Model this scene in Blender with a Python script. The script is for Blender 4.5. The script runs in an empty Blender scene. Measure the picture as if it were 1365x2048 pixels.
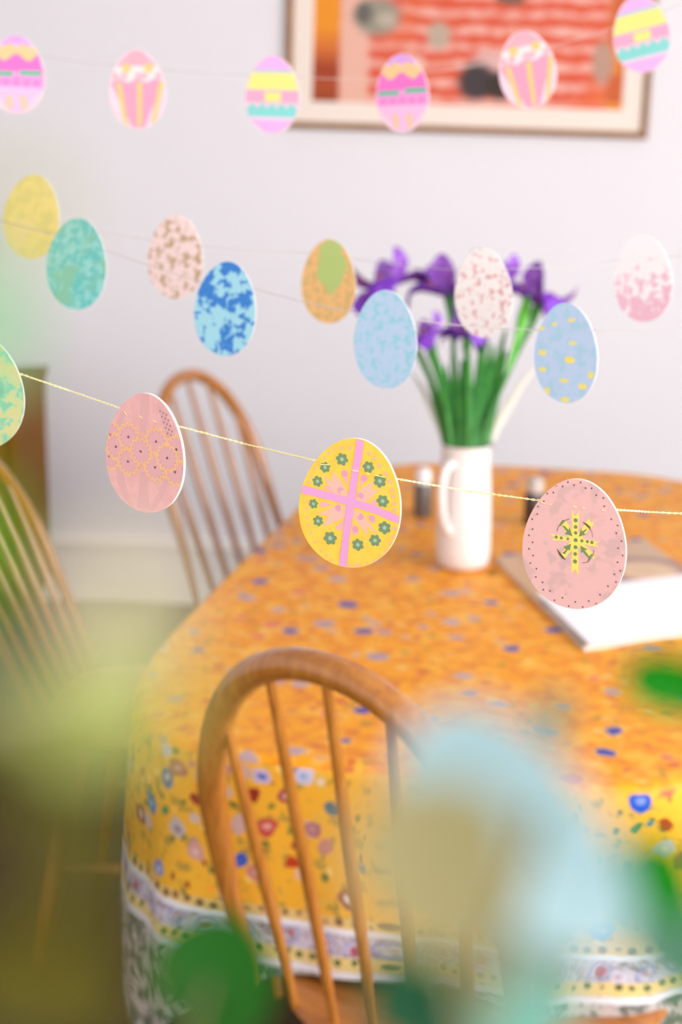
import bpy, math, random
import numpy as np
from mathutils import Vector, Matrix
S = bpy.context.scene
COL = S.collection
R = math.radians

# ------------------------------------------------------------------ camera
FPX, PITCH, ROLL, CAM_Z = 3200.0, R(14), R(0.7), 1.45      # focal length in pixels of a 1365 x 2048 frame
cam = bpy.data.cameras.new('camera'); camo = bpy.data.objects.new('camera', cam); COL.objects.link(camo)
cam.sensor_fit = 'VERTICAL'; cam.sensor_height = 36.0; cam.lens = FPX / 2048 * 36
cam.clip_start = 0.02; cam.clip_end = 60
camo.location = (0, 0, CAM_Z)
_fw = Vector((0, math.cos(PITCH), -math.sin(PITCH))); _u0 = Vector((0, math.sin(PITCH), math.cos(PITCH))); _r0 = Vector((1, 0, 0))
RT = _r0 * math.cos(ROLL) + _u0 * math.sin(ROLL); UP = _u0 * math.cos(ROLL) - _r0 * math.sin(ROLL); FW = _fw
camo.rotation_euler = Matrix((RT, UP, -FW)).transposed().to_euler()
cam.dof.use_dof = True; cam.dof.focus_distance = 1.035; cam.dof.aperture_fstop = 5.7
S.camera = camo

# ------------------------------------------------------------------ world, lights, exposure
S.view_settings.view_transform = 'Standard'; S.view_settings.look = 'None'
S.view_settings.exposure = 0.72; S.view_settings.gamma = 1.0; S.view_settings.use_curve_mapping = False
W = bpy.data.worlds.new('sky'); S.world = W; W.use_nodes = True
W.node_tree.nodes['Background'].inputs[0].default_value = (1.0, 0.985, 0.99, 1)
W.node_tree.nodes['Background'].inputs[1].default_value = 1.32
def area(name, loc, target, sx, sy, energy, color):
    l = bpy.data.lights.new(name, 'AREA'); l.shape = 'RECTANGLE'; l.size = sx; l.size_y = sy; l.energy = energy; l.color = color
    o = bpy.data.objects.new(name, l); COL.objects.link(o); o.location = loc
    o.rotation_euler = (Vector(target) - Vector(loc)).to_track_quat('-Z', 'Y').to_euler(); return o
area('window_daylight', (3.0, 0.55, 1.75), (-1.5, 4.2, 1.1), 3.0, 1.6, 74, (1.0, 0.97, 0.96))
area('rear_fill_light', (0.9, -1.9, 2.0), (0.0, 2.4, 1.0), 2.4, 1.6, 24, (1.0, 0.96, 0.92))  # added soft fill from behind the camera; the room has no rear window

# ------------------------------------------------------------------ helpers
def px(x, y, depth):
    """world point that lies `depth` metres in front of the camera where the photo shows pixel (x, y)"""
    return Vector((0, 0, CAM_Z)) + (FW + RT * ((x - 682.5) / FPX) + UP * ((1024 - y) / FPX)) * depth
def project(p):
    d = Vector(p) - Vector((0, 0, CAM_Z)); z = d.dot(FW)
    return 682.5 + FPX * d.dot(RT) / z, 1024 - FPX * d.dot(UP) / z, z
def lin(c):
    f = lambda v: (v / 12.92 if v <= .04045 else ((v + .055) / 1.055) ** 2.4)
    return tuple(f(v / 255) for v in c[:3]) + (1.0,)

class NB:
    """small node builder"""
    def __init__(s, name, rough=.6, spec=.3):
        s.m = bpy.data.materials.new(name); s.m.use_nodes = True; s.t = s.m.node_tree; s.n = s.t.nodes
        s.b = s.n['Principled BSDF']; s.b.inputs['Roughness'].default_value = rough; s.b.inputs['Specular IOR Level'].default_value = spec
    def put(s, sock, v):
        if hasattr(v, 'is_output') or isinstance(v, bpy.types.NodeSocket): s.t.links.new(v, sock)
        elif v is not None:
            if isinstance(v, (tuple, list)) and len(v) == 3 and sock.type == 'RGBA': v = lin(v)
            sock.default_value = v
    def math(s, op, a, b=None, c=None):
        n = s.n.new('ShaderNodeMath'); n.operation = op
        for k, v in enumerate((a, b, c)):
            if v is not None: s.put(n.inputs[k], v)
        return n.outputs[0]
    def vmath(s, op, a, b=None):
        n = s.n.new('ShaderNodeVectorMath'); n.operation = op; s.put(n.inputs[0], a)
        if b is not None: s.put(n.inputs[1], b)
        return n.outputs['Value'] if op in ('DISTANCE', 'LENGTH') else n.outputs[0]
    def mix(s, f, a, b):
        n = s.n.new('ShaderNodeMix'); n.data_type = 'RGBA'; s.put(n.inputs[0], f); s.put(n.inputs[6], a); s.put(n.inputs[7], b); return n.outputs[2]
    def coord(s, kind='Object'):
        return s.n.new('ShaderNodeTexCoord').outputs[kind]
    def uv(s, name):
        n = s.n.new('ShaderNodeUVMap'); n.uv_map = name; return n.outputs[0]
    def sep(s, v):
        n = s.n.new('ShaderNodeSeparateXYZ'); s.put(n.inputs[0], v); return n.outputs
    def scale(s, v, sc, loc=(0, 0, 0)):
        n = s.n.new('ShaderNodeMapping'); s.put(n.inputs[0], v); n.inputs['Scale'].default_value = sc; n.inputs['Location'].default_value = loc; return n.outputs[0]
    def noise(s, v, sc, det=2, rough=.5, dist=0):
        n = s.n.new('ShaderNodeTexNoise'); s.put(n.inputs['Vector'], v); n.inputs['Scale'].default_value = sc
        n.inputs['Detail'].default_value = det; n.inputs['Roughness'].default_value = rough; n.inputs['Distortion'].default_value = dist; return n.outputs
    def voro(s, v, sc, rnd=1.0, feat='F1'):
        n = s.n.new('ShaderNodeTexVoronoi'); n.feature = feat; s.put(n.inputs['Vector'], v); n.inputs['Scale'].default_value = sc; n.inputs['Randomness'].default_value = rnd; return n.outputs
    def ramp(s, f, stops, mode='LINEAR'):
        n = s.n.new('ShaderNodeValToRGB'); s.put(n.inputs[0], f); e = n.color_ramp.elements; n.color_ramp.interpolation = mode
        while len(e) > 1: e.remove(e[-1])
        e[0].position = stops[0][0]; e[0].color = lin(stops[0][1])
        for p, c in stops[1:]:
            k = e.new(p); k.color = lin(c)
        return n.outputs[0]
    def step(s, v, a, b):                      # smooth 0..1 as v goes a -> b
        n = s.n.new('ShaderNodeMapRange'); n.interpolation_type = 'SMOOTHSTEP'; s.put(n.inputs[0], v)
        n.inputs[1].default_value = a; n.inputs[2].default_value = b; return n.outputs[0]
    def band(s, v, a, b, w=.0015):
        return s.math('MULTIPLY', s.step(v, a - w, a + w), s.math('SUBTRACT', 1.0, s.step(v, b - w, b + w)))
    def bump(s, h, strength=.2, dist=.002):
        n = s.n.new('ShaderNodeBump'); s.put(n.inputs['Height'], h); n.inputs['Strength'].default_value = strength; n.inputs['Distance'].default_value = dist
        s.t.links.new(n.outputs[0], s.b.inputs['Normal'])
    def done(s, col):
        s.put(s.b.inputs['Base Color'], col); return s.m
_flat = {}
def flat(c, rough=.6, spec=.3, name='paint'):
    k = (c, rough, spec)
    if k not in _flat:
        b = NB(name, rough, spec); n = b.noise(b.coord(), 60, 2)
        _flat[k] = b.done(b.mix(b.math('MULTIPLY', n[0], .10), c, tuple(int(v * .9) for v in c)))
    return _flat[k]

class MB:
    """collects polygons and links them as ONE mesh object"""
    def __init__(s): s.v, s.f, s.mi = [], [], []
    def add(s, vs, fs, mi=0):
        o = len(s.v); s.v += [tuple(v) for v in vs]
        for f in fs: s.f.append(tuple(i + o for i in f)); s.mi.append(mi)
        return s
    def box(s, a, b, mi=0, bev=0.0):
        (x0, y0, z0), (x1, y1, z1) = a, b
        if bev <= 0:
            return s.add([(x0,y0,z0),(x1,y0,z0),(x1,y1,z0),(x0,y1,z0),(x0,y0,z1),(x1,y0,z1),(x1,y1,z1),(x0,y1,z1)],
                         [(3,2,1,0),(4,5,6,7),(0,1,5,4),(1,2,6,5),(2,3,7,6),(3,0,4,7)], mi)
        rings = []
        for z, i in ((z0, bev), (z0 + bev, 0), (z1 - bev, 0), (z1, bev)):
            X0, X1, Y0, Y1 = x0 + i, x1 - i, y0 + i, y1 - i; c = bev
            rings.append([(X0+c,Y0,z),(X1-c,Y0,z),(X1,Y0+c,z),(X1,Y1-c,z),(X1-c,Y1,z),(X0+c,Y1,z),(X0,Y1-c,z),(X0,Y0+c,z)])
        return s.loft(rings, mi)
    def loft(s, rings, mi=0, caps=True, closed=True):
        n = len(rings[0]); vs = [p for r in rings for p in r]; fs = []
        for k in range(len(rings) - 1):
            for i in range(n if closed else n - 1):
                j = (i + 1) % n; fs.append((k*n+i, k*n+j, (k+1)*n+j, (k+1)*n+i))
        if caps: fs.append(tuple(range(n - 1, -1, -1))); fs.append(tuple((len(rings)-1)*n + i for i in range(n)))
        return s.add(vs, fs, mi)
    def tube(s, pts, rad, n=10, mi=0, flat=1.0):
        pts = [Vector(p) for p in pts]
        if not hasattr(rad, '__len__'): rad = [rad] * len(pts)
        t = (pts[1] - pts[0]).normalized(); a = Vector((0, 0, 1)) if abs(t.z) < .9 else Vector((1, 0, 0)); u = (a - t * a.dot(t)).normalized()
        rings = []
        for i, p in enumerate(pts):
            t = (pts[min(i+1, len(pts)-1)] - pts[max(i-1, 0)]).normalized(); u = (u - t * u.dot(t)).normalized(); w = t.cross(u)
            rings.append([p + (u * math.cos(q) + w * math.sin(q) * flat) * rad[i] for q in (2*math.pi*k/n for k in range(n))])
        return s.loft(rings, mi)
    def lathe(s, prof, n=40, mi=0, c=(0, 0, 0)):
        return s.loft([[(c[0]+r*math.cos(2*math.pi*k/n), c[1]+r*math.sin(2*math.pi*k/n), c[2]+z) for k in range(n)] for r, z in prof], mi)
    def build(s, name, mats, parent=None, smooth=True, sharp=45):
        me = bpy.data.meshes.new(name); me.from_pydata(s.v, [], s.f); me.update()
        for m in (mats if isinstance(mats, (list, tuple)) else [mats]): me.materials.append(m)
        me.polygons.foreach_set('material_index', s.mi); me.polygons.foreach_set('use_smooth', [smooth] * len(s.f)); me.update()
        if smooth and sharp: me.set_sharp_from_angle(angle=R(sharp))
        o = bpy.data.objects.new(name, me); COL.objects.link(o)
        if parent: o.parent = parent
        return o
def tag(o, label, cat, group=None):
    o['label'] = label; o['category'] = cat
    if group: o['group'] = group
    return o
def thing(name, label, cat, loc=(0, 0, 0), group=None, rotz=0):
    o = bpy.data.objects.new(name, None); COL.objects.link(o); o.location = loc; o.rotation_euler.z = rotz; o.empty_display_size = .05
    return tag(o, label, cat, group)
def struct(o): o['kind'] = 'structure'; return o
def smoothpath(pts, n=10):
    pts = [Vector(p) for p in pts]; q = [pts[0] * 2 - pts[1]] + pts + [pts[-1] * 2 - pts[-2]]; out = []
    for i in range(1, len(q) - 2):
        for k in range(n):
            t = k / n; a, b, c, d = q[i-1], q[i], q[i+1], q[i+2]
            out.append(.5 * ((2*b) + (c-a)*t + (2*a-5*b+4*c-d)*t*t + (3*b-a-3*c+d)*t**3))
    return out + [pts[-1]]

# ------------------------------------------------------------------ materials
def wood(name, a, b, c, rough=.3, spec=.5, sc=(3, 3, 40)):
    m = NB(name, rough, spec); v = m.scale(m.coord(), sc)
    n = m.noise(v, 3, 4, .6, .6); return m.done(m.ramp(n[0], [(.25, a), (.5, b), (.75, c)]))
ELM = wood('honey_beech', (150, 88, 26), (176, 110, 38), (194, 128, 52), .22, .7, (30, 30, 4))
ELM.node_tree.nodes['Principled BSDF'].inputs['Coat Weight'].default_value = .6; ELM.node_tree.nodes['Principled BSDF'].inputs['Coat Roughness'].default_value = .14
SEAT = wood('elm_seat', (142, 86, 36), (170, 106, 48), (188, 124, 60), .32, .5, (4, 30, 4))
OAK = wood('brown_oak', (116, 74, 8), (132, 86, 12), (148, 98, 18), .65, .12, (20, 20, 2.5))
FLOOR = wood('floor_boards', (56, 42, 24), (70, 52, 30), (84, 64, 38), .5, .3, (16, 1.2, 4))
FRAMEW = wood('frame_wood', (128, 84, 40), (150, 102, 54), (168, 120, 70), .4, .4, (20, 20, 20))
m = NB('wall_paint', .85, .15); n = m.noise(m.coord(), 180, 3); m.bump(n[0], .08, .001); WALL = m.done(m.mix(m.noise(m.coord(), 1.4)[0], (240, 239, 243), (236, 234, 239)))
WHITE = flat((240, 236, 232), .4, .4, 'white_gloss')
CARD = flat((250, 248, 246), .7, .2, 'white_card')
JUG = flat((228, 220, 218), .35, .5, 'white_glaze')

# ------------------------------------------------------------------ the room
YAW = R(4.0); WD = 4.62                                          # the far wall, a little nearer on the right
def wallpt(x, z, out=0.0):
    return Vector((x * math.cos(YAW) - out * math.sin(YAW) * 0 - out * math.sin(YAW), WD - x * math.sin(YAW) - out * math.cos(YAW), z))
def wall_hit(X, Y, out=0.0):
    """where the photo's pixel falls on the far wall: along-wall x and height"""
    d = px(X, Y, 1.0) - Vector((0, 0, CAM_Z)); n = Vector((-math.sin(YAW), -math.cos(YAW), 0)); p0 = wallpt(0, 0, out)
    t = (p0 - Vector((0, 0, CAM_Z))).dot(n) / d.dot(n); h = Vector((0, 0, CAM_Z)) + d * t
    return (h - p0).dot(Vector((math.cos(YAW), -math.sin(YAW), 0))), h.z
def wbox(mb, x0, x1, z0, z1, o0, o1, mi=0):
    c = [wallpt(x, z, o) for z in (z0, z1) for x, o in ((x0, o1), (x1, o1), (x1, o0), (x0, o0))]
    return mb.add(c, [(3,2,1,0),(4,5,6,7),(0,1,5,4),(1,2,6,5),(2,3,7,6),(3,0,4,7)], mi)
struct(wbox(MB(), -3.2, 3.2, 0, 2.6, 0, -.12).build('wall_back', WALL, smooth=False))
b = MB(); wbox(b, -3.2, 3.2, 0, .165, 0, .018); wbox(b, -3.2, 3.2, .165, .185, 0, .026); wbox(b, -3.2, 3.2, .185, .20, 0, .012)
struct(b.build('baseboard_back', WHITE, smooth=False))
struct(MB().box((-3.2, -2.4, -.06), (3.2, 5.1, 0)).build('floor', FLOOR, smooth=False))
struct(MB().box((-3.2, -2.4, 2.6), (3.2, 5.1, 2.7)).build('ceiling', WALL, smooth=False))
struct(MB().box((-3.2, -2.4, 0), (-3.08, 5.1, 2.6)).build('wall_left', WALL, smooth=False))
b = MB(); b.box((3.08, -2.4, 0), (3.2, 5.1, .8)); b.box((3.08, -2.4, 2.55), (3.2, 5.1, 2.6)); b.box((3.08, -2.4, .8), (3.2, -1.0, 2.55)); b.box((3.08, 2.1, .8), (3.2, 5.1, 2.55))
struct(b.build('wall_right', WALL, smooth=False))

# the picture
fx0, fz = wall_hit(570, 262); fx1, _ = wall_hit(1294, 275)
fz0 = fz; ftop = fz0 + .86
pic = thing('framed_picture', 'framed orange-red print in a cream mount hanging on the pale wall', 'picture', wallpt((fx0+fx1)/2, fz0, .002))
pic.rotation_euler = (0, R(1.0), -YAW)
hw, hh = (fx1 - fx0) / 2, .86
fb = MB(); fwid, fdep = .019, .024
ring = lambda x, z0, z1, y: [(-x, y, z0), (x, y, z0), (x, y, z1), (-x, y, z1)]
prof = [(0, 0), (0, -fdep*.7), (.004, -fdep), (.013, -fdep), (fwid, -fdep*.55), (fwid, 0)]
fb.loft([ring(hw - i, i, hh - i, y) for i, y in prof], caps=False); fb.build('frame', FRAMEW, pic, smooth=False)
MB().box((-hw + .012, -.006, .012), (hw - .012, -.001, hh - .012)).build('backing', CARD, pic, smooth=False)
mt = MB(); mw = .075; mt.loft([ring(hw - i, i, hh - i, y) for i, y in ((fwid - .004, -.006), (fwid - .004, -.0095), (mw - .002, -.0095), (mw, -.0075))], caps=False)
mt.build('mount', flat((246, 234, 222), .8, .2, 'cream_mount'), pic, smooth=False)
m = NB('print', .6, .3); co = m.coord(); x, y, z = m.sep(co)
# the print: bands of brick red and pale rows, an orange strip, grey stones and a dark oval
wob = m.noise(co, 7, 2)[0]; rows = m.math('SINE', m.math('ADD', m.math('MULTIPLY', z, 2*math.pi/.047), m.math('MULTIPLY', wob, 5.0)))
rn = m.noise(m.scale(co, (22, 1, 30)), 1.0, 2)[0]
base = m.mix(m.step(m.math('ADD', rows, m.math('MULTIPLY', m.math('SUBTRACT', rn, .5), 3.6)), -.5, 1.5), (222, 92, 62), (242, 186, 172))
base = m.mix(m.step(m.noise(co, 5)[0], .5, .75), base, (232, 110, 62))
X = lambda X_: wall_hit(X_, 150)[0] - (fx0 + fx1) / 2
Z = lambda Y_, X_=900: wall_hit(X_, Y_)[1] - fz0
left = m.ramp(m.math('DIVIDE', z, .30), [(.22, (150, 62, 30)), (.40, (176, 78, 38)), (.55, (160, 62, 30)), (.72, (214, 112, 50)), (.92, (238, 150, 36))])
base = m.mix(m.band(x, X(676), X(735), .012), base, (236, 184, 164))
base = m.mix(m.math('SUBTRACT', 1.0, m.step(x, X(672), X(682))), base, left)
base = m.mix(m.step(x, X(1196), X(1222)), base, m.mix(m.step(m.noise(co, 16)[0], .45, .6), (206, 98, 50), (232, 146, 56)))
def blob(base, X_, Y_, rx, ry, c, soft=.35):
    v = m.scale(m.vmath('SUBTRACT', co, (X(X_), 0, Z(Y_, X_))), (1/rx, 0, 1/ry)); d = m.math('ADD', m.vmath('LENGTH', v), m.math('MULTIPLY', m.math('SUBTRACT', wob, .5), .5))
    return m.mix(m.math('SUBTRACT', 1.0, m.step(d, 1 - soft, 1 + soft * .4)), base, c)
for a in ((748, 36, .07, .058, (158, 150, 134)), (722, 30, .028, .035, (108, 104, 96)), (872, 72, .036, .042, (190, 172, 152)), (1012, -4, .05, .02, (120, 92, 80)),
          (1202, 120, .03, .06, (188, 150, 130)), (820, 130, .05, .03, (240, 190, 176)), (980, 128, .06, .04, (226, 178, 172)), (955, 164, .062, .056, (68, 58, 60)), (1000, 170, .05, .045, (60, 48, 44)), (768, 42, .028, .02, (190, 178, 158))):
    base = blob(base, *a)
MB().box((-hw + mw - .004, -.0075, mw - .004), (hw - mw + .004, -.0062, hh - mw + .004)).build('print', m.done(base), pic, smooth=False)

# sideboard at the left, by the wall
sx, sy = -.80, 4.05
sb = thing('sideboard', 'brown wooden cabinet with straight sides standing by the wall at the left', 'cabinet', (sx, sy, 0))
SW, SD, SZ0, SZ1 = .9, .40, .20, .785
c = MB(); c.box((-SW, -SD/2, SZ0), (-SW+.022, SD/2, SZ1-.022)); c.box((-.022, -SD/2, SZ0), (0, SD/2, SZ1-.022)); c.box((-SW+.022, -SD/2, SZ0), (-.022, SD/2, SZ0+.022)); c.box((-SW+.022, SD/2-.01, SZ0+.022), (-.022, SD/2, SZ1-.022))
c.build('carcass', OAK, sb, smooth=False)
MB().box((-SW-.008, -SD/2-.01, SZ1-.022), (.008, SD/2, SZ1), bev=.003).build('top', OAK, sb, smooth=False)
for k in range(2):
    x0 = -SW + .024 + k * (SW - .046) / 2; x1 = x0 + (SW - .046) / 2 - .003
    d = MB().box((x0, -SD/2 - .004, SZ0 + .024), (x1, -SD/2 + .016, SZ1 - .026), bev=.002).build('door', OAK, sb, smooth=False)
    hx = x1 - .04 if k == 0 else x0 + .04
    MB().lathe([(.003, 0), (.007, .004), (.013, .016), (.011, .022), (.0, .024)], 14).build('knob', FRAMEW, d).matrix_local = Matrix.Translation((hx, -SD/2 - .004, .55)) @ Matrix.Rotation(R(90), 4, 'X')
for xx in (-SW + .06, -.05):
    for yy in (-SD/2 + .04, SD/2 - .05):
        MB().tube([(xx, yy, SZ0), (xx, yy, 0)], [.022, .014], 10).build('leg', OAK, sb)

# ------------------------------------------------------------------ Windsor chairs
def windsor(label, x, y, yaw, lean, wm, zt, wb, stile=.0135):
    t = thing('windsor_chair', label, 'chair', (x, y, 0), 'hoop back wooden chairs around the table', yaw)
    L = zt - .44; n = 72; m_ = n // 3; k = .46; pa = []
    for i in range(m_):
        q = i / (m_ - 1); pa.append((-(wb + (wm - wb) * math.sin(q * math.pi / 2)), q * k * L))
    arc = [(wm * math.copysign(abs(math.cos(a)) ** .95, math.cos(a)), k*L + (1-k)*L*math.sin(a)**.95) for a in np.linspace(math.pi, 0, n - 2*m_ + 2)[1:-1]]
    pa = pa + arc + [(-a, b) for a, b in pa[::-1]]
    P3 = lambda a, b: (a, -.19 - b * math.tan(lean), .44 + b)
    rad = [stile * (.48 + .52 * min(1, b / (.55 * L))) for a, b in pa]
    MB().tube([P3(a, b) for a, b in pa], rad, 12).build('hoop', ELM, t)
    def hoop_z(a):                                             # height of the hoop above the seat at offset a
        return k*L + (1-k)*L*max(0, 1 - min(1, abs(a)/wm) ** (2/.95)) ** (.95/2)
    for i in range(5):
        f = (i - 2) / 2; ab, at = f * wb * .64, f * wm * .79; hb = hoop_z(at)
        pts = [P3(ab + (at - ab) * q, hb * q) for q in np.linspace(-.02, .995, 9)]
        MB().tube(pts, [0.0054 + .0022 * math.sin(math.pi * min(1, q * 1.1)) for q in np.linspace(0, 1, 9)], 8).build('spindle', ELM, t)
    rings = []
    for z, s_ in ((.412, .90), (.418, .96), (.432, 1.0), (.440, .985), (.442, .95), (.437, .7), (.436, .35)):
        r = []
        for q in np.linspace(0, 2*math.pi, 40, endpoint=False):
            cx, sy_ = math.cos(q), math.sin(q); ex = lambda v: math.copysign(abs(v) ** .72, v)
            w = max(.19, wb + .018) * (1.0 + .06 * sy_); r.append((w * ex(cx) * s_, .0 + .215 * ex(sy_) * s_, z))
        rings.append(r)
    MB().loft(rings).build('seat', SEAT, t)
    for sx_ in (-1, 1):
        for sy_ in (-1, 1):
            MB().tube([(sx_*.13, sy_*.13, .43), (sx_*.17, sy_*.17, .22), (sx_*.205, sy_*.21, 0)], [.012, .017, .010], 10).build('leg', ELM, t)
        MB().tube([(sx_*.172, -.174, .20), (sx_*.172, 0, .20), (sx_*.172, .174, .20)], [.007, .011, .007], 8).build('stretcher', ELM, t)
    MB().tube([(-.172, 0, .20), (0, 0, .20), (.172, 0, .20)], [.007, .011, .007], 8).build('stretcher', ELM, t)
    return t
windsor('honey coloured hoop back chair tucked in at the near end of the flowered table', .171, 1.74, -.704, .205, .206, .908, .195, .0175)
windsor('hoop back spindle chair standing against the pale wall at the far end of the table', -.043, 3.293, -2.114, .344, .176, .888, .19)
windsor('hoop back chair in front of the brown cabinet, cut by the left edge', -.285, 2.655, -1.679, .415, .188, .884, .178, .0135)

# ------------------------------------------------------------------ table and tablecloth
TC, TZ, TA = Vector((.25, 2.525, 0)), .72, R(-12)
AX, AY = Vector((math.cos(TA), math.sin(TA), 0)), Vector((-math.sin(TA), math.cos(TA), 0))
HWT, HLT = .407, .825
def rim(t, grow=0.0):
    c, s = math.cos(t), math.sin(t); e = .32 if s < 0 else .47
    v = (HWT * (1 - .13 * max(0, -s) ** 2) + grow) * math.copysign(abs(c) ** e, c); u = (HLT + grow) * math.copysign(abs(s) ** e, s); return v, u
def tworld(v, u, z): return TC + AX * v + AY * u + Vector((0, 0, z))
tab = thing('dining_table', 'dining table with rounded corners hidden under the orange flowered cloth', 'table', TC, rotz=TA)
NT = 160
ts = []
# even spacing along the rim
tt = np.linspace(0, 2*math.pi, 4001); pp = np.array([rim(a) for a in tt]); sl = np.concatenate([[0], np.cumsum(np.hypot(*np.diff(pp, axis=0).T))]); PER = sl[-1]
NT = 240; ts = [float(np.interp(PER * k / NT, sl, tt)) for k in range(NT)]
MB().loft([[(*rim(a, g), z) for a in ts[::3]] for g, z in ((-.02, TZ - .032), (-.008, TZ - .03), (-.006, TZ - .012), (-.010, TZ - .0045))]).build('tabletop', OAK, tab)
for sx_ in (-1, 1):
    for sy_ in (-1, 1):
        MB().tube([(sx_*.27, sy_*.62, TZ - .032), (sx_*.30, sy_*.66, 0)], [.026, .016], 12).build('leg', OAK, tab)
MB().box((-.26, -.6, TZ - .09), (.26, .6, TZ - .033)).build('apron', OAK, tab, smooth=False)
cl = MB(); flatuv, skuv = [], []
RI = [0.02] + list(np.linspace(.08, .985, 22)) + [1.0]
for r in RI:
    for a in ts:
        v, u = rim(a, .002); cl.v.append(tuple(tworld(v * r, u * r, TZ + .001))); flatuv.append((v * r, u * r)); skuv.append((0, 0))
rng = random.Random(4)
DR = [.004, .009, .016, .026] + list(np.linspace(.04, 1.0, 26))
def hem(a):
    """length of the hanging skirt: long at the near corners, short where chairs stand"""
    v, u = rim(a); near = u < 0
    d = .272
    cl_ = math.exp(-(((v + .40) / .16) ** 2 + ((u + .72) / .24) ** 2)); cr_ = math.exp(-(((v - .40) / .18) ** 2 + ((u + .74) / .30) ** 2))
    return d + .17 * min(1, cl_ * 1.25) + .18 * min(1, cr_ * 1.25)
for j, q in enumerate(DR):
    for i, a in enumerate(ts):
        s_ = q if q < .03 else .03 + (hem(a) - .03) * (q - .03) / .97
        v, u = rim(a, .002); v2, u2 = rim(ts[(i+1) % NT], .002); v1, u1 = rim(ts[i-1], .002)
        tx, ty = v2 - v1, u2 - u1; l = math.hypot(tx, ty); nx, ny = ty / l, -tx / l
        rr = .012; ang = min(math.pi/2, s_ / rr); out = rr * math.sin(ang); dz = rr * (1 - math.cos(ang)) + max(0, s_ - rr * math.pi/2)
        arc = PER * i / NT; g = min(1, s_ / .25)
        corner = min(1, abs(v) / HWT * abs(u) / HLT * 1.15) ** 3
        fold = math.sin(arc * 31 + .6) * .006 + math.sin(arc * 83 + 2) * .002 + corner * ((.020 if v > 0 else .004) * math.sin(arc * 58 + 1.0) + .014)
        out += g * (fold + .006)
        cl.v.append(tuple(tworld(v + nx * out, u + ny * out, TZ + .001 - dz))); flatuv.append((v + nx * s_, u + ny * s_)); skuv.append((arc, s_))
NR = len(RI) + len(DR)
cl.f.append(tuple(range(NT))); cl.mi.append(0)
for k in range(NR - 1):
    for i in range(NT):
        j = (i + 1) % NT; cl.f.append((k*NT+i, (k+1)*NT+i, (k+1)*NT+j, k*NT+j)); cl.mi.append(0 if k < len(RI) + 2 else 1)
cl.f[0] = tuple(reversed(cl.f[0]))
cl.f = [tuple(reversed(f)) for f in cl.f]

# colours and spots of the cloth
GOLD = (240, 160, 26)
m = NB('cloth_field', .5, .28); uv = m.uv('flat')
w1 = m.noise(uv, 30, 2); wuv = m.vmath('ADD', uv, m.vmath('MULTIPLY', m.vmath('SUBTRACT', w1[1], (.5, .5, .5)), (.02, .02, 0)))
base = m.mix(m.step(m.noise(uv, 38, 3)[0], .42, .62), GOLD, (226, 138, 34))
base = m.mix(m.math('MULTIPLY', m.step(m.noise(uv, 24, 2)[0], .52, .66), .7), base, (244, 186, 66))
f2 = m.voro(wuv, 36, .9); base = m.mix(m.math('MULTIPLY', m.math('SUBTRACT', 1.0, m.step(f2[0], .22, .34)), .75), base, m.ramp(m.sep(f2[1])[0], [(0, (206, 112, 50)), (.3, (168, 134, 50)), (.55, (236, 196, 110)), (.8, (196, 92, 60))], 'CONSTANT'))
f1 = m.voro(wuv, 19, .85); pick = m.sep(f1[1])[0]
fc = m.ramp(pick, [(0, (168, 146, 158)), (.25, (66, 80, 160)), (.46, (184, 158, 164)), (.66, (218, 112, 92)), (.84, (178, 140, 150))], 'CONSTANT')
base = m.mix(m.math('MULTIPLY', m.math('SUBTRACT', 1.0, m.step(f1[0], .26, .40)), .6), base, (244, 192, 92))
base = m.mix(m.math('SUBTRACT', 1.0, m.step(f1[0], .25, .31)), base, fc)
m.bump(m.noise(uv, 400, 2)[0], .1, .0006); CLOTH_TOP = m.done(base)

m = NB('cloth_border', .6, .25); uv = m.uv('skirt'); u_, v_, _ = m.sep(uv)
w1 = m.noise(uv, 36, 2); wuv = m.vmath('ADD', uv, m.vmath('MULTIPLY', m.vmath('SUBTRACT', w1[1], (.5, .5, .5)), (.02, .02, 0)))
YEL = (236, 174, 48)
base = m.mix(m.step(m.noise(uv, 42, 3, .6)[0], .54, .62), YEL, (178, 146, 60))
f3 = m.voro(wuv, 52, 1); base = m.mix(m.math('SUBTRACT', 1.0, m.step(f3[0], .22, .32)), base, m.ramp(m.sep(f3[1])[0], [(0, (98, 112, 52)), (.3, (246, 206, 110)), (.5, (150, 62, 40)), (.62, (122, 128, 56)), (.8, (240, 160, 40))], 'CONSTANT'))
f1 = m.voro(wuv, 24, .85); fc = m.ramp(m.sep(f1[1])[0], [(0, (204, 170, 160)), (.2, (150, 84, 70)), (.36, (226, 178, 66)), (.62, (196, 130, 120)), (.78, (196, 186, 190)), (.9, (92, 110, 150))], 'CONSTANT')
base = m.mix(m.math('SUBTRACT', 1.0, m.step(f1[0], .25, .34)), base, fc)
base = m.mix(m.math('SUBTRACT', 1.0, m.step(f1[0], .08, .15)), base, (226, 206, 190))
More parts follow.
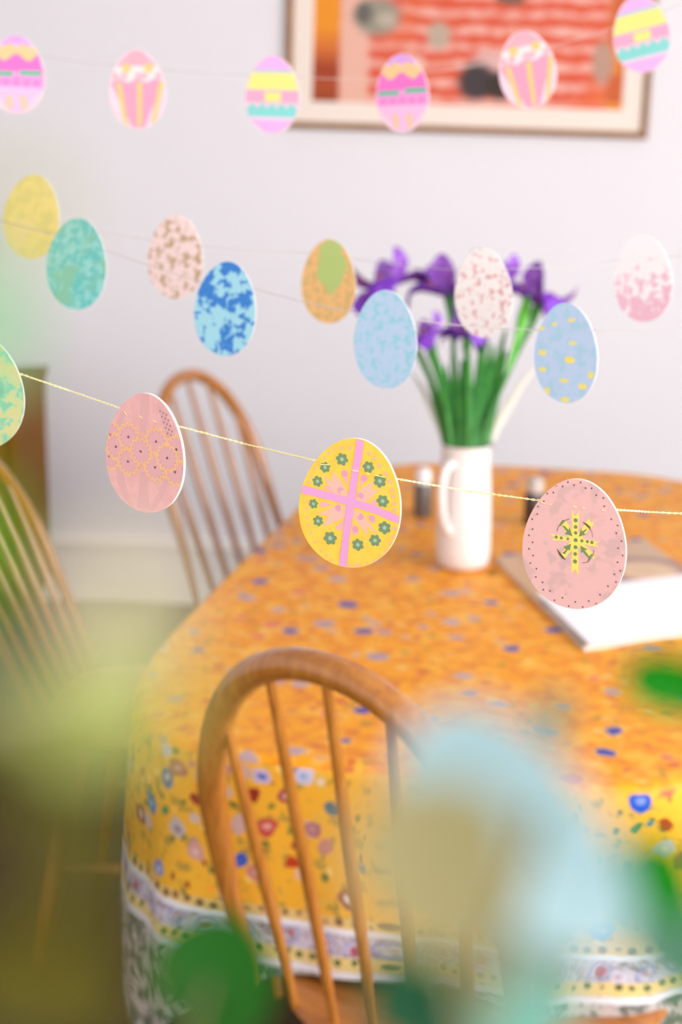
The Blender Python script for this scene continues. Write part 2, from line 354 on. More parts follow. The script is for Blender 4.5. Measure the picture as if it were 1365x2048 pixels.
# explicit flowers: photo pixel, radius in metres, petal colour, centre colour
me_v = np.array(cl.v); SK0 = len(RI) * NT
pr = np.array([project(p)[:2] for p in cl.v[SK0:]]); dep = np.array([project(p)[2] for p in cl.v[SK0:]])
near_ok = np.array([TC.dot(FW) + .0 > d for d in dep])
def skirt_at(X_, Y_):
    d = np.hypot(pr[:, 0] - X_, pr[:, 1] - Y_) + np.where(near_ok, 0, 1e5); c_ = d < 28
    d = d + np.where(dep > dep[c_].min() + .045, 1e4, 0) if c_.any() else d; i = np.argsort(d)[:4]; w = 1 / (d[i] + .5); w /= w.sum()
    return tuple((np.array([skuv[SK0 + k] for k in i]) * w[:, None]).sum(0))
BL, BC = (38, 92, 178), (150, 170, 220)
for X_, Y_, r, c1, c2 in ((303, 1603, .0118, (52, 116, 176), (140, 180, 210)), (353, 1535, .0125, (172, 108, 88), (206, 160, 140)), (392, 1597, .008, (156, 56, 36), (150, 50, 36)),
        (352, 1655, .0115, (190, 174, 168), (140, 120, 130)), (318, 1735, .011, (120, 134, 196), (206, 204, 220)), (388, 1700, .011, (206, 150, 140), (226, 180, 176)),
        (330, 1622, .006, (60, 140, 90), (60, 140, 90)), (480, 1718, .010, (58, 92, 190), (70, 104, 200)), (522, 1548, .0105, (196, 180, 206), (60, 90, 190)), (615, 1552, .0115, (202, 196, 214), (150, 170, 214)),
        (664, 1616, .0095, (92, 116, 124), (80, 104, 118)), (535, 1655, .0115, (190, 76, 66), (226, 160, 150)), (628, 1662, .0095, (168, 110, 112), (186, 140, 140)), (590, 1692, .0075, (164, 50, 36), (160, 46, 30)),
        (585, 1724, .007, (192, 60, 30), (180, 60, 30)), (610, 1748, .0095, (226, 182, 152), (226, 190, 166)), (505, 1590, .008, (150, 46, 34), (150, 46, 34)), (575, 1590, .009, (164, 60, 60), (222, 170, 170)),
        (1277, 1607, .0122, (20, 78, 186), (120, 140, 214)), (1330, 1650, .009, (160, 40, 22), (160, 40, 22)), (1338, 1580, .011, (200, 92, 74), (220, 130, 120)), (1205, 1858, .0125, (92, 140, 190), (160, 180, 206)), (1275, 1655, .006, (70, 120, 70), (70, 120, 70)), (1300, 1645, .005, (80, 120, 140), (80, 120, 140))):
    a, b = skirt_at(X_, Y_); d = m.vmath('DISTANCE', wuv, (a, b, 0))
    base = m.mix(m.math('SUBTRACT', 1.0, m.step(d, r * .86, r * 1.12)), base, m.mix(m.math('SUBTRACT', 1.0, m.step(d, r * .25, r * .5)), c1, c2))
# bands below the flowered border
vv = m.math('ADD', v_, m.math('MULTIPLY', m.math('SUBTRACT', m.noise(m.scale(uv, (40, 0, 0)), 1)[0], .5), .006))
dash = m.voro(m.scale(uv, (60, 60, 0)), 1, .3)[0]
base = m.mix(m.band(vv, .196, .210), base, m.mix(m.math('SUBTRACT', 1.0, m.step(dash, .25, .4)), (226, 190, 120), (120, 84, 60)))
pz = m.noise(wuv, 60, 3, .7)[0]; pv = m.voro(wuv, 22, .2)[0]
pais = m.ramp(pz, [(.36, (122, 104, 112)), (.47, (188, 176, 186)), (.56, (212, 206, 222)), (.68, (156, 128, 140))])
pais = m.mix(m.math('SUBTRACT', 1.0, m.step(pv, .13, .20)), pais, (168, 72, 98)); pais = m.mix(m.band(pv, .24, .30, .02), pais, (150, 150, 200))
base = m.mix(m.step(vv, .211, .213), base, pais)
base = m.mix(m.band(vv, .210, .217), base, (232, 232, 240))
base = m.mix(m.band(vv, .246, .264), base, m.mix(m.math('SUBTRACT', 1.0, m.step(dash, .22, .34)), (226, 200, 130), (86, 100, 56)))
base = m.mix(m.step(vv, .264, .266), base, (226, 224, 230)); low = m.mix(m.step(m.noise(wuv, 44, 3, .7)[0], .44, .56), (92, 100, 92), (190, 180, 176))
base = m.mix(m.step(vv, .273, .275), base, low)
m.bump(m.noise(uv, 500, 2)[0], .1, .0006); CLOTH_SIDE = m.done(base)
cloth = cl.build('tablecloth', [CLOTH_TOP, CLOTH_SIDE], sharp=None)
tag(cloth, 'golden orange tablecloth printed with small flowers and a white lined border', 'tablecloth')
for nm, data in (('flat', flatuv), ('skirt', skuv)):
    L_ = cloth.data.uv_layers.new(name=nm); idx = np.empty(len(cloth.data.loops), dtype=np.int32); cloth.data.loops.foreach_get('vertex_index', idx)
    arr = np.array(data)[idx]
    if nm == 'skirt':                                          # close the seam of the arc length
        k = 0
        for p in cloth.data.polygons:
            ii = list(p.loop_indices); us = arr[ii, 0]
            if p.material_index == 1 and us.max() - us.min() > PER / 2: arr[ii, 0] = np.where(us < PER/2, us + PER, us)
    L_.data.foreach_set('uv', arr.astype(np.float32).ravel())
CZ = TZ + .0015
def on_table(X_, Y_, z=CZ):
    d = px(X_, Y_, 1.0) - Vector((0, 0, CAM_Z)); return Vector((0, 0, CAM_Z)) + d * ((z - CAM_Z) / d.z)

# ------------------------------------------------------------------ jug of irises
jp = on_table(926, 1132); jp.z = CZ
jug = thing('ceramic_jug', 'plain white ceramic jug with a loop handle holding the purple irises', 'jug', jp)
JH = .207
prof = [(.0, 0), (.030, 0), (.039, .003), (.0435, .011), (.045, .03), (.0445, .08), (.043, .13), (.0405, .175), (.0405, JH - .004), (.0412, JH), (.0385, JH), (.0375, JH - .01), (.0385, .15), (.040, .05), (.036, .014), (0, .012)]
jb = MB(); jb.lathe(prof[1:-1] + [(.001, .012)], 40); jb.build('body', JUG, jug)
hd = R(234)
hp = [(.0405, .178), (.052, .180), (.066, .165), (.071, .135), (.066, .100), (.055, .078), (.0435, .066)]
MB().tube(smoothpath([(r*math.cos(hd), r*math.sin(hd), z) for r, z in hp], 6), .0072, 10).build('handle', JUG, jug)
sd = R(20)
MB().loft([[( (.0385 + o)*math.cos(sd + q*.30), (.0385 + o)*math.sin(sd + q*.30), JH - dz + (.004 if abs(q) < .5 else 0)) for q in (-1, -.5, 0, .5, 1)] for o, dz in ((.0, .02), (.004, .008), (.009, .0), (.006, .001), (.001, .006))], caps=False, closed=False).build('spout', JUG, jug)

def petal(mb, base, out, up, length, width, prof, mi=0, n=8):
    """curved strip: prof(t)->(forward, rise) along the petal, width swelling in the middle, both sides given thickness"""
    side = out.cross(up).normalized(); rings = []
    for i in range(n + 1):
        t = i / n; f, h = prof(t); c = base + out * (f * length) + up * (h * length)
        w = width * (math.sin(math.pi * min(1, .12 + t * .83)) ** .8) * (.55 + .6 * t)
        row = [c + side * (w * q) + up * (-abs(q) ** 2 * w * .35) + up * (.06 * w * math.sin(9 * t + 5 * q)) for q in (-1, -.5, 0, .5, 1)]
        rings.append(row + [p - up * .0006 for p in reversed(row)])
    mb.loft(rings, mi)
m = NB('iris_petal', .55, .3); co = m.coord(); nn = m.noise(co, 70, 3)
PETAL = m.done(m.ramp(nn[0], [(.3, (92, 34, 160)), (.5, (122, 54, 186)), (.7, (150, 96, 206))]))
m = NB('iris_standard', .55, .3); PETAL2 = m.done(m.ramp(m.noise(m.coord(), 60, 3)[0], [(.3, (110, 48, 160)), (.55, (148, 92, 192)), (.75, (186, 150, 214))]))
YELLOWP = flat((240, 160, 30), .5, .3, 'iris_signal')
def green(name, a, b, rough=.45, sub=.0):
    m = NB(name, rough, .4); c = m.done(m.ramp(m.noise(m.scale(m.coord(), (1, 1, .2)), 90, 2)[0], [(.3, a), (.7, b)])); return c
STEMG = green('stem_green', (38, 104, 34), (62, 136, 44)); BLADE = green('blade_green', (26, 96, 30), (44, 128, 40)); BUDG = green('bud_green', (84, 184, 44), (112, 206, 66)); DRY = green('pale_blade', (196, 194, 176), (212, 208, 196))
def iris(label, X_, Y_, dd, sc=1.0, face=0.0, tilt=0.0, foot=(0, 0), bud=None, blades=()):
    mouth = jp + Vector((0, 0, JH)); jz = jp.dot(FW) - CAM_Z * FW.z
    zd = project(jp)[2]; top = px(X_, Y_, zd + dd)
    t = thing('iris', label, 'flower', jp + Vector((foot[0] * .6, foot[1] * .6, .016)), 'irises in the white jug')
    o = t.location
    a = mouth + Vector((foot[0], foot[1], .0)); ctrl = [o.copy(), a.copy(), a.lerp(top, .45) + Vector((0, 0, .012)), top - Vector((0, 0, .012))]
    path = [p - o for p in smoothpath(ctrl, 8)]
    MB().tube(path, [.0042] * (len(path) - 4) + [.005, .0055, .0055, .005], 8).build('stem', STEMG, t)
    ax = (path[-1] - path[-4]).normalized(); ax = (ax + Vector((math.sin(tilt), 0, math.cos(tilt)))).normalized(); c = top - o
    ref = Vector((1, 0, 0)); sd_ = (ref - ax * ref.dot(ax)).normalized(); fr = ax.cross(sd_)
    for k in range(3):
        q = face + k * 2 * math.pi / 3; out = sd_ * math.cos(q) + fr * math.sin(q)
        b_ = MB(); petal(b_, c, out, ax, 0.050 * sc, .022 * sc, lambda t_: (math.sin(t_ * 1.75) * .95, .30 * math.sin(t_ * 2.4) - .55 * t_ * t_ * t_)); f_ = b_.build('fall_petal', PETAL, t)
        b_ = MB(); petal(b_, c + ax * .0022, out, ax, .026 * sc, .0048 * sc, lambda t_: (.2 + math.sin(t_ * 1.6) * .9, .05 + .42 * math.sin(t_ * 2.2))); s_ = b_.build('yellow_blaze', YELLOWP, f_)
        q += math.pi / 3; out = sd_ * math.cos(q) + fr * math.sin(q)
        b_ = MB(); petal(b_, c, out, ax, 0.046 * sc, .018 * sc, lambda t_: (.72 * math.sin(t_ * 1.8), .86 * t_)); b_.build('standard_petal', PETAL2, t)
    b_ = MB(); b_.tube([c - ax * .03, c - ax * .012, c + ax * .004], [.004, .0085, .006], 10); b_.build('spathe', STEMG, t)
    if bud:
        bp = px(bud[0], bud[1], zd + dd - .012) - o; d_ = (bp - path[-8]).normalized()
        MB().tube([path[-9], path[-9].lerp(bp, .5), bp - d_ * .012, bp + d_ * .016, bp + d_ * .03], [.004, .0045, .010, .008, .001], 10).build('bud', BUDG, t)
    for (X2, Y2, d2, wid, foot2, mat_) in blades:
        tip = px(X2, Y2, zd + d2) - o; st = Vector((foot2[0], foot2[1], JH - .02 )) + jp - o
        mid = st.lerp(tip, .55) + Vector((0, 0, .015)); pth = smoothpath([st - Vector((0, 0, .12)), st, mid, tip], 6); pr_ = [wid * (1 - .85 * max(0, (i / len(pth) - .55) / .45)) for i in range(len(pth))]
        MB().tube(pth, pr_, 8, flat=.22).build('blade', mat_, t)
iris('wide open purple iris at the left of the bunch, above the pale blue paper egg', 777, 578, .0, 1.45, .3, -.3, (-.022, -.006), None, [(840, 700, .01, .0075, (-.028, .0), STEMG), (822, 742, .02, .006, (-.03, .004), DRY)])
iris('tall purple iris in the middle of the bunch, left of the pink speckled egg', 900, 590, .01, 1.5, 1.2, .1, (-.012, -.012), None, [(905, 690, -.01, .009, (-.014, -.012), BLADE), (890, 730, -.03, .009, (-.022, -.010), BLADE)])
iris('low purple iris showing its yellow blaze beside the pale blue paper egg', 858, 680, -.04, 1.0, -1.75, -.5, (-.026, -.014), None, [(868, 690, -.02, .008, (-.024, -.012), BLADE), (925, 720, -.03, .010, (-.004, -.02), BLADE)])
iris('short purple iris low in the bunch, under the pink speckled egg', 935, 676, -.03, .9, .9, .1, (.0, -.02), None, [(935, 672, -.02, .010, (0, -.018), BLADE), (960, 700, -.01, .009, (.012, -.012), BLADE), (952, 800, -.03, .010, (.004, -.022), BLADE)])
iris('purple iris mostly hidden behind the pink speckled egg', 985, 570, .03, 1.3, .2, .15, (.012, .006), None, [(985, 690, .0, .012, (.018, -.006), BLADE), (970, 780, .01, .010, (.02, -.004), BLADE), (1012, 660, .02, .010, (.022, .0), STEMG)])
iris('drooping purple iris with a bright green bud at the right of the bunch', 1078, 608, .01, 1.45, .9, .35, (.024, -.004), (1050, 622), [(1080, 722, .03, .008, (.03, .006), DRY), (1015, 700, .01, .010, (.026, -.004), BLADE)])

# ------------------------------------------------------------------ things on the table
def shaker(X_, Y_, label, dark, cap, h, r):
    p = on_table(X_, Y_); t = thing('condiment_pot', label, 'pot', p, 'small dark pots at the back of the table')
    MB().lathe([(r*.9, 0), (r, .004), (r, h*.62), (r*.8, h*.70)], 24).build('body', flat(dark, .3, .5, 'dark_glass'), t)
    MB().lathe([(r*.84, h*.69), (r*.86, h*.72), (r*.8, h*.93), (r*.5, h), (.001, h*1.01)], 24).build('cap', flat(cap, .4, .4, 'pale_cap'), t)
shaker(846, 1032, 'dark grey pot with a white cap at the left of the white jug', (96, 88, 84), (236, 234, 236), .092, .0175)
shaker(1068, 1048, 'dark brown pot with a pale cap behind the pink dotted paper egg', (64, 48, 40), (190, 180, 172), .088, .019)

# magazine: printed photograph on its upper and left side, blank white below
c0, c1 = on_table(1168, 1303), on_table(990, 1122); c2 = on_table(1372, 1274)
exv = (c2 - c0).normalized(); eyv = (c1 - c0); eyv = (eyv - exv * eyv.dot(exv)); MH = eyv.length; eyv.normalize()
MW = .30
mg = thing('magazine', 'large printed magazine with a blank white page, lying right of the jug', 'magazine', c0)
mg.matrix_world = Matrix((exv.to_4d(), eyv.to_4d(), Vector((0, 0, 1, 0)), c0.to_4d())).transposed(); mg.matrix_world.col[3] = (*c0, 1)
for i in range(3): mg.matrix_world[3][i] = 0
shear = (c1 - c0).dot(exv)
def quad(x0, x1, y0, y1, z0, z1, mb):
    f = lambda x, y, z: (x + shear * y / MH, y, z)
    return mb.add([f(x0,y0,z0), f(x1,y0,z0), f(x1,y1,z0), f(x0,y1,z0), f(x0,y0,z1), f(x1,y0,z1), f(x1,y1,z1), f(x0,y1,z1)], [(3,2,1,0),(4,5,6,7),(0,1,5,4),(1,2,6,5),(2,3,7,6),(3,0,4,7)])
quad(.001, MW, .001, MH - .001, .0, .007, MB()).build('page_block', flat((214, 208, 200), .8, .2, 'page_edges'), mg, smooth=False)
m = NB('magazine_print', .3, .5); co = m.coord(); x, y, z = m.sep(co)
base = m.ramp(m.noise(m.scale(co, (14, 7, 1)), 1, 3)[0], [(.3, (78, 62, 62)), (.45, (122, 108, 100)), (.6, (166, 150, 142)), (.75, (98, 96, 78))])
ac = mg.matrix_world.inverted() @ on_table(1292, 1150)
d = m.vmath('DISTANCE', co, (ac.x, ac.y, .0078))
arcs = m.ramp(m.math('MULTIPLY', d, 7), [(.0, (206, 170, 130)), (.30, (222, 186, 142)), (.36, (196, 154, 120)), (.42, (170, 122, 110)), (.47, (134, 96, 98)), (.54, (120, 86, 92)), (.58, (196, 160, 120))])
base = m.mix(m.math('MULTIPLY', m.step(x, .035, .06), m.step(y, .20, .22)), base, arcs)
base = m.mix(m.math('SUBTRACT', 1.0, m.step(m.vmath('DISTANCE', co, (-.013, .335, .0095)), .012, .022)), base, (120, 186, 226))
quad(0, MW + .002, 0, MH, .007, .0078, MB()).build('printed_cover', m.done(base), mg, smooth=False)
quad(.010, MW + .004, .003, MH * .54, .0078, .0088, MB()).build('white_page', flat((250, 250, 252), .5, .3, 'white_paper'), mg, smooth=False)

# ------------------------------------------------------------------ paper eggs on threads
EH = .085
def egg_half(v, asp):                                          # half width of the card at height v (-.5 .. .5), in egg heights
    c = max(-1, min(1, v / .5)); s_ = math.sqrt(max(0, 1 - c * c)); return asp * .5 * s_ * (1 - .115 * c)
class Egg:
    def __init__(s, label, X_, Y_, hp, asp_seen, tilt, group, front, asp=.78, depth=None, thick=.0007, rim_mat=None):
        s.asp, s.t = asp, thick; s.depth = depth or FPX * EH * .985 / hp; c = px(X_, Y_, s.depth)
        yaw = math.acos(min(1, asp_seen / asp)); az = math.atan2(c.x, c.y)
        X = Vector((math.cos(yaw + az), -math.sin(yaw + az), 0)); N = Vector((-X.y, X.x, 0)); Zv = Vector((0, 0, 1))
        q = R(tilt); xx = X * math.cos(q) - Zv * math.sin(q); zz = X * math.sin(q) + Zv * math.cos(q)
        s.M = Matrix.Translation(c) @ Matrix((xx, N, zz)).transposed().to_4x4(); s.Mi = s.M.inverted()
        n = 72; out = []
        for k in range(n):
            a = 2 * math.pi * k / n; v = .5 * math.cos(a); out.append((math.copysign(egg_half(v, asp), math.sin(a)) * EH if abs(math.sin(a)) > 1e-6 else 0, v * EH))
        s.root = thing('paper_egg', label, 'paper egg', (0, 0, 0), group); s.root.matrix_world = s.M
        b = MB(); f = [(x, -thick/2, z) for x, z in out]; r = [(x, thick/2, z) for x, z in out]
        b.add(f, [tuple(reversed(range(n)))] if False else [tuple(range(n))], 0); b.add(r, [tuple(reversed(range(n)))], 1)
        b.add(f + r, [(i, n + i, n + (i+1) % n, (i+1) % n) for i in range(n)], 1)
        b.build('card', [front, rim_mat or CARD], s.root, smooth=False)
        s.layers = {}; s.k = 0; s.edge = [(x * .985, z * .985) for x, z in out]
    def loc(s, X_, Y_, y=None):
        """photo pixel -> point on the front of the card"""
        y = -s.t / 2 if y is None else y
        o = s.Mi @ Vector((0, 0, CAM_Z)); d = (s.Mi @ px(X_, Y_, 1.0)) - o; t = (y - o.y) / d.y; p = o + d * t; return p.x, p.z
    def clamp(s, x, z):
        z = max(-.4995 * EH, min(.4995 * EH, z)); h = egg_half(z / EH, s.asp) * EH * .985; return max(-h, min(h, x)), z
    def poly(s, pts, mat, lvl=1):
        b, mats = s.layers.setdefault('print', (MB(), []))
        if mat not in mats: mats.append(mat)
        s.k += 1; y = -s.t / 2 - .00006 * lvl - s.k * 4e-7
        for i in range(len(s.edge)):                           # cut the shape along the (convex) rim of the card
            a, c = s.edge[i], s.edge[(i+1) % len(s.edge)]; side = lambda p: (c[0]-a[0])*(p[1]-a[1]) - (c[1]-a[1])*(p[0]-a[0])
            if all(side(p) <= 0 for p in pts): continue
            new = []
            for p, q in zip(pts, pts[1:] + pts[:1]):
                u, v = side(p), side(q)
                if u <= 0: new.append(p)
                if (u < 0 < v) or (v < 0 < u): w = u / (u - v); new.append((p[0] + (q[0]-p[0])*w, p[1] + (q[1]-p[1])*w))
            pts = new
            if len(pts) < 3: return
        ar = sum(pts[i][0] * pts[(i+1) % len(pts)][1] - pts[(i+1) % len(pts)][0] * pts[i][1] for i in range(len(pts)))
        if abs(ar) < 1e-10: return
        if ar < 0: pts = pts[::-1]
        b.add([(x, y, z) for x, z in pts], [tuple(range(len(pts)))], mats.index(mat))
    def ppoly(s, pts, mat, lvl=1): s.poly([s.loc(*p) for p in pts], mat, lvl)
    def dot(s, c, r, mat, lvl=1, n=10, ry=None): s.poly([(c[0] + r*math.cos(2*math.pi*k/n), c[1] + (ry or r)*math.sin(2*math.pi*k/n)) for k in range(n)], mat, lvl)
    def flower(s, c, r, lobes, mat, lvl=1, depth=.22, ph=0, n=None):
        n = n or lobes * 8; f = lambda a: r*(1 - depth*1.6 + depth*1.6*abs(math.cos(lobes*a/2 + ph)) ** .8); s.poly([(c[0] + f(a)*math.cos(a), c[1] + f(a)*math.sin(a)) for a in (2*math.pi*k/n for k in range(n))], mat, lvl)
    def band(s, top, bot, mat, lvl=1, n=40, x0=-1, x1=1):
        """stripe across the card between two edges given as functions of x (-1..1), heights in egg heights"""
        up, dn = [], []
        for k in range(n + 1):
            q = x0 + (x1 - x0) * k / n
            for f, lst in ((top, up), (bot, dn)):
                v = f(q); v = max(-.497, min(.497, v)); lst.append((q * egg_half(v, s.asp) * EH * .985, v * EH))
        b, mats = s.layers.setdefault('print', (MB(), []))
        if mat not in mats: mats.append(mat)
        s.k += 1; y = -s.t / 2 - .00006 * lvl - s.k * 4e-7
        b.add([(x, y, z) for x, z in dn + up], [(k, k + 1, n + 2 + k, n + 1 + k) for k in range(n)], mats.index(mat))
    def done(s):
        for nm, (b, mats) in s.layers.items(): b.build('printed_pattern', mats, s.root, smooth=False)
        return s
def ink(c): return flat(c, .7, .15, 'ink')

# front garland -----------------------------------------------------
GF = 'paper eggs on the front garland'
m = NB('pale_green_print', .7, .15); co = m.coord(); nz = m.noise(co, 90, 3, .6, .4)[0]
lf = m.done(m.ramp(nz, [(.35, (206, 190, 130)), (.48, (186, 196, 140)), (.56, (130, 190, 160)), (.7, (110, 170, 140))]))
e0 = Egg('pale green patterned paper egg half out of the photo at the left edge', -44, 784, 232, .76, 0, GF, lf, .80, None, .0016).done()

m = NB('pink_print', .7, .15); co = m.coord(); pink1 = m.done(m.mix(m.step(m.noise(co, 160, 2)[0], .4, .6), (232, 180, 175), (228, 173, 169)))
e1 = Egg('dusty pink paper egg printed with daisies and grey stripes, leftmost whole egg in front', 291, 906, 241, .628, 6, GF, pink1, .80, None, .0022)
Zl = lambda x, y: (180 + x / 6.205, 760 + y / 6.205)
mauve, petc, ylw, dk, grym = ink((222, 168, 170)), ink((226, 172, 172)), ink((246, 196, 120)), ink((96, 92, 74)), ink((216, 168, 166))
stripe, mauve2 = ink((222, 172, 170)), ink((214, 164, 160))
for pts in ([(640, 170), (735, 165), (722, 420), (700, 660), (610, 640), (622, 400)], [(622, 1140), (705, 1140), (725, 1400), (735, 1600), (580, 1590), (612, 1380)], [(325, 1100), (400, 1090), (450, 1300), (505, 1540), (430, 1500), (350, 1280)],
            [(915, 1230), (975, 1230), (930, 1420), (800, 1610), (740, 1600), (850, 1400)], [(830, 300), (900, 340), (1000, 560), (1010, 690), (960, 710), (900, 540)], [(390, 380), (450, 380), (400, 560), (320, 640), (330, 520)]):
    e1.ppoly([Zl(*p) for p in pts], stripe, 1)
cen = [(483, 705), (827, 763), (636, 885), (478, 1010), (815, 1083), (965, 967), (328, 826), (1080, 860), (1063, 1140), (258, 677), (243, 945)]
rad1 = .0094
order = [9, 10, 6, 7, 8, 0, 3, 1, 4, 5, 2]                     # the middle daisy lies on top
for lv, k in enumerate(order):
    c_ = e1.loc(*Zl(*cen[k])); e1.flower(c_, rad1 * 1.10, 14, ylw, 2 + lv * .5, .13, k); e1.flower(c_, rad1 * .97, 14, petc, 2.2 + lv * .5, .16, k)
    for j in range(14):
        a = 2*math.pi*j / 14 - 2*k / 14; e1.poly([(c_[0] + r*math.cos(a + o), c_[1] + r*math.sin(a + o)) for r, o in ((rad1*.55, 0), (rad1*.74, .06), (rad1*.88, 0), (rad1*.74, -.06))], mauve2, 2.3 + lv * .5)
for cc in cen: e1.dot(e1.loc(*Zl(*cc)), .00090 if cc[0] > 300 else .0007, dk, 9, 10)
for k in range(14):
    a = Zl(875 + k * 8 + (k % 3) * 32, 385 + k * 23); c_ = e1.loc(*a); e1.dot(c_, .00042, ink((150, 112, 118)), 8, 6, .0009)
e1.done()

yel = NB('yellow_print', .7, .15); yel = yel.done(yel.mix(yel.step(yel.noise(yel.coord(), 120, 2)[0], .4, .6), (247, 202, 82), (243, 196, 76)))
e2 = Egg('bright yellow paper egg with a lilac cross and green flowers, centre of the front garland', 702, 1006, 264, .752, 9, GF, yel, .80, None, .0022)
Zy = lambda x, y: (560 + x / 4.55, 840 + y / 4.55)
pk, pk2, dotp, lil, grn, gcen = ink((242, 184, 164)), ink((236, 172, 176)), ink((248, 180, 140)), ink((226, 160, 206)), ink((118, 146, 106)), ink((164, 190, 164))
for pts in ([(395, 500), (475, 560), (480, 465), (562, 560), (640, 700), (600, 705), (478, 665)], [(680, 740), (720, 640), (858, 550), (832, 640), (915, 625), (770, 765), (690, 760)], [(620, 780), (520, 770), (345, 860), (440, 865), (395, 972), (500, 930), (610, 880)],
            [(655, 815), (740, 830), (892, 1045), (790, 965), (805, 1060), (730, 960), (660, 880)]): e2.ppoly([Zy(*p) for p in pts], pk, 1)
for pts in ([(555, 470), (585, 452), (615, 457), (624, 612)], [(738, 510), (770, 495), (797, 532), (732, 610)], [(408, 600), (440, 590), (492, 662), (415, 628)], [(370, 750), (400, 740), (478, 775), (375, 797)], [(507, 972), (592, 900), (560, 1010), (525, 1000)],
            [(665, 925), (722, 1020), (680, 1052), (662, 1040)], [(800, 860), (872, 890), (862, 945), (830, 930)], [(800, 770), (875, 712), (882, 785)]): e2.ppoly([Zy(*p) for p in pts], pk2, 2)
for p in ((555, 640), (735, 690), (535, 800), (735, 880), (590, 490), (770, 530), (690, 995), (840, 895)): e2.dot(e2.loc(*Zy(*p)), .0022, ink((222, 156, 180)), 3)
for p in ((715, 725), (575, 805), (705, 855), (572, 662)): e2.dot(e2.loc(*Zy(*p)), .0016, ink((250, 190, 140)), 3)
for p in ((635,250),(560,255),(497,270),(445,305),(405,345),(355,385),(315,440),(285,515),(262,565),(247,745),(247,805),(252,885),(265,955),(285,1028),(323,1110),(377,1190),(427,1233),(470,1275),(640,1322),(690,1322),(733,1322),(800,1310),(860,1283),(918,1240),(968,1190),(1008,1125),(1037,1065),(1045,985),(1043,820),(1043,762),(1030,695),(1022,635),(1000,560),(968,492),(907,418),(860,348),(812,305)):
    e2.dot(e2.loc(*Zy(*p)), .0010 if p[0] < 500 else .0014, dotp, 2, 10)
for k, (x, y, r) in enumerate(((567,357,60),(413,430,52),(345,557,52),(307,762,47),(350,918,52),(460,1075,66),(712,1135,58),(868,1095,58),(955,980,62),(938,738,60),(912,555,62),(808,428,56))):
    c_ = e2.loc(*Zy(x, y)); r_ = r / 4.55 * e2.depth / FPX; e2.flower(c_, r_, 6, grn, 3, .20, k * 1.7, 60); e2.flower(c_, r_ * .34, 5, gcen, 4, .2, k)
e2.ppoly([Zy(*p) for p in ((203, 590), (400, 640), (640, 708), (860, 775), (1090, 872), (1090, 945), (860, 848), (640, 780), (400, 712), (197, 665))], lil, 5)
e2.ppoly([Zy(*p) for p in ((704, 150), (768, 170), (752, 320), (722, 480), (690, 700), (660, 900), (633, 1100), (608, 1345), (540, 1325), (567, 1100), (595, 900), (622, 700), (655, 480), (685, 300))], lil, 6)
e2.done()

m = NB('pink_blotch_print', .7, .15); co = m.coord()
pink2 = m.done(m.mix(m.math('MULTIPLY', m.step(m.noise(co, 62, 3, .6)[0], .50, .62), .7), (230, 182, 176), (206, 170, 165)))
e3 = Egg('pink paper egg edged with dark dots around a yellow and green star', 1150, 1088, 264, .762, 3, GF, pink2, .80, None, .0022)
Zp = lambda x, y: (1000 + x / 4.55, 930 + y / 4.55)
gy, go = ink((250, 222, 110)), ink((120, 142, 92))
for p in ((622,155),(737,158),(515,187),(573,195),(677,182),(783,210),(838,212),(433,258),(490,250),(880,275),(403,330),(945,300),(350,378),(343,447),(953,375),(297,493),(1017,493),(300,583),(267,640),(1063,620),(1075,550),(300,703),(1110,693),(267,762),(305,823),(1080,757),(1120,823),(280,893),(335,943),(1075,885),(1100,963),(330,1018),(392,1067),(1045,995),(398,1135),(460,1145),(987,1102),(1060,1065),(572,1208),(500,1230),(915,1180),(690,1245),(812,1238),(630,1283),(757,1292),(880,1262)):
    e3.dot(e3.loc(*Zp(*p)), .00062, ink((124, 92, 96)), 2, 8)
for pts in ([(655, 405), (690, 470), (728, 412), (712, 640), (722, 1010), (690, 945), (652, 987), (665, 640)], [(450, 622), (520, 635), (640, 660), (740, 668), (910, 700), (872, 716), (905, 748), (740, 716), (640, 690), (470, 683), (502, 660)],
            [(560, 550), (605, 505), (705, 660), (660, 695)], [(815, 482), (826, 518), (862, 520), (845, 560), (810, 590), (730, 690), (690, 660), (790, 515)], [(555, 810), (592, 852), (705, 720), (655, 685)], [(868, 852), (815, 838), (690, 720), (730, 685), (850, 800)]):
    e3.ppoly([Zp(*p) for p in pts], gy, 2)
for x, y, r in ((693,503,20),(693,563,18),(693,617,17),(693,683,19),(692,747,19),(689,809,18),(687,877,20),(516,655,16),(562,663,15),(622,672,13),(750,690,15),(800,696,15),(841,704,16)): e3.dot(e3.loc(*Zp(x, y)), r / 4.55 * e3.depth / FPX, go, 3, 12)
for pts in ([(567, 550), (592, 552), (630, 592), (637, 560), (664, 648), (595, 625), (612, 606)], [(803, 575), (768, 622), (788, 632), (722, 652), (742, 575), (752, 604)], [(570, 800), (606, 772), (583, 745), (652, 716), (640, 778), (622, 770), (594, 812)], [(735, 732), (806, 770), (775, 774), (816, 830), (804, 840), (757, 788), (745, 802)],
            [(535, 555), (575, 498), (598, 510), (560, 552)], [(775, 520), (832, 562), (824, 584), (795, 545)], [(533, 795), (590, 845), (572, 856), (540, 815)], [(852, 806), (800, 882), (812, 832), (835, 810)]):
    e3.ppoly([Zp(*p) for p in pts], go, 3)
for a in ([(518, 600), (535, 555), (580, 505), (632, 488)], [(752, 515), (800, 535), (838, 600), (845, 655)], [(518, 755), (540, 810), (575, 850), (605, 860)], [(858, 770), (850, 815), (805, 878), (750, 888)]):
    up_ = a; dn = [(x + 5, y + 6) for x, y in a][::-1]; e3.ppoly([Zp(*p) for p in up_ + dn], ink((150, 120, 96)), 3)
e3.done()

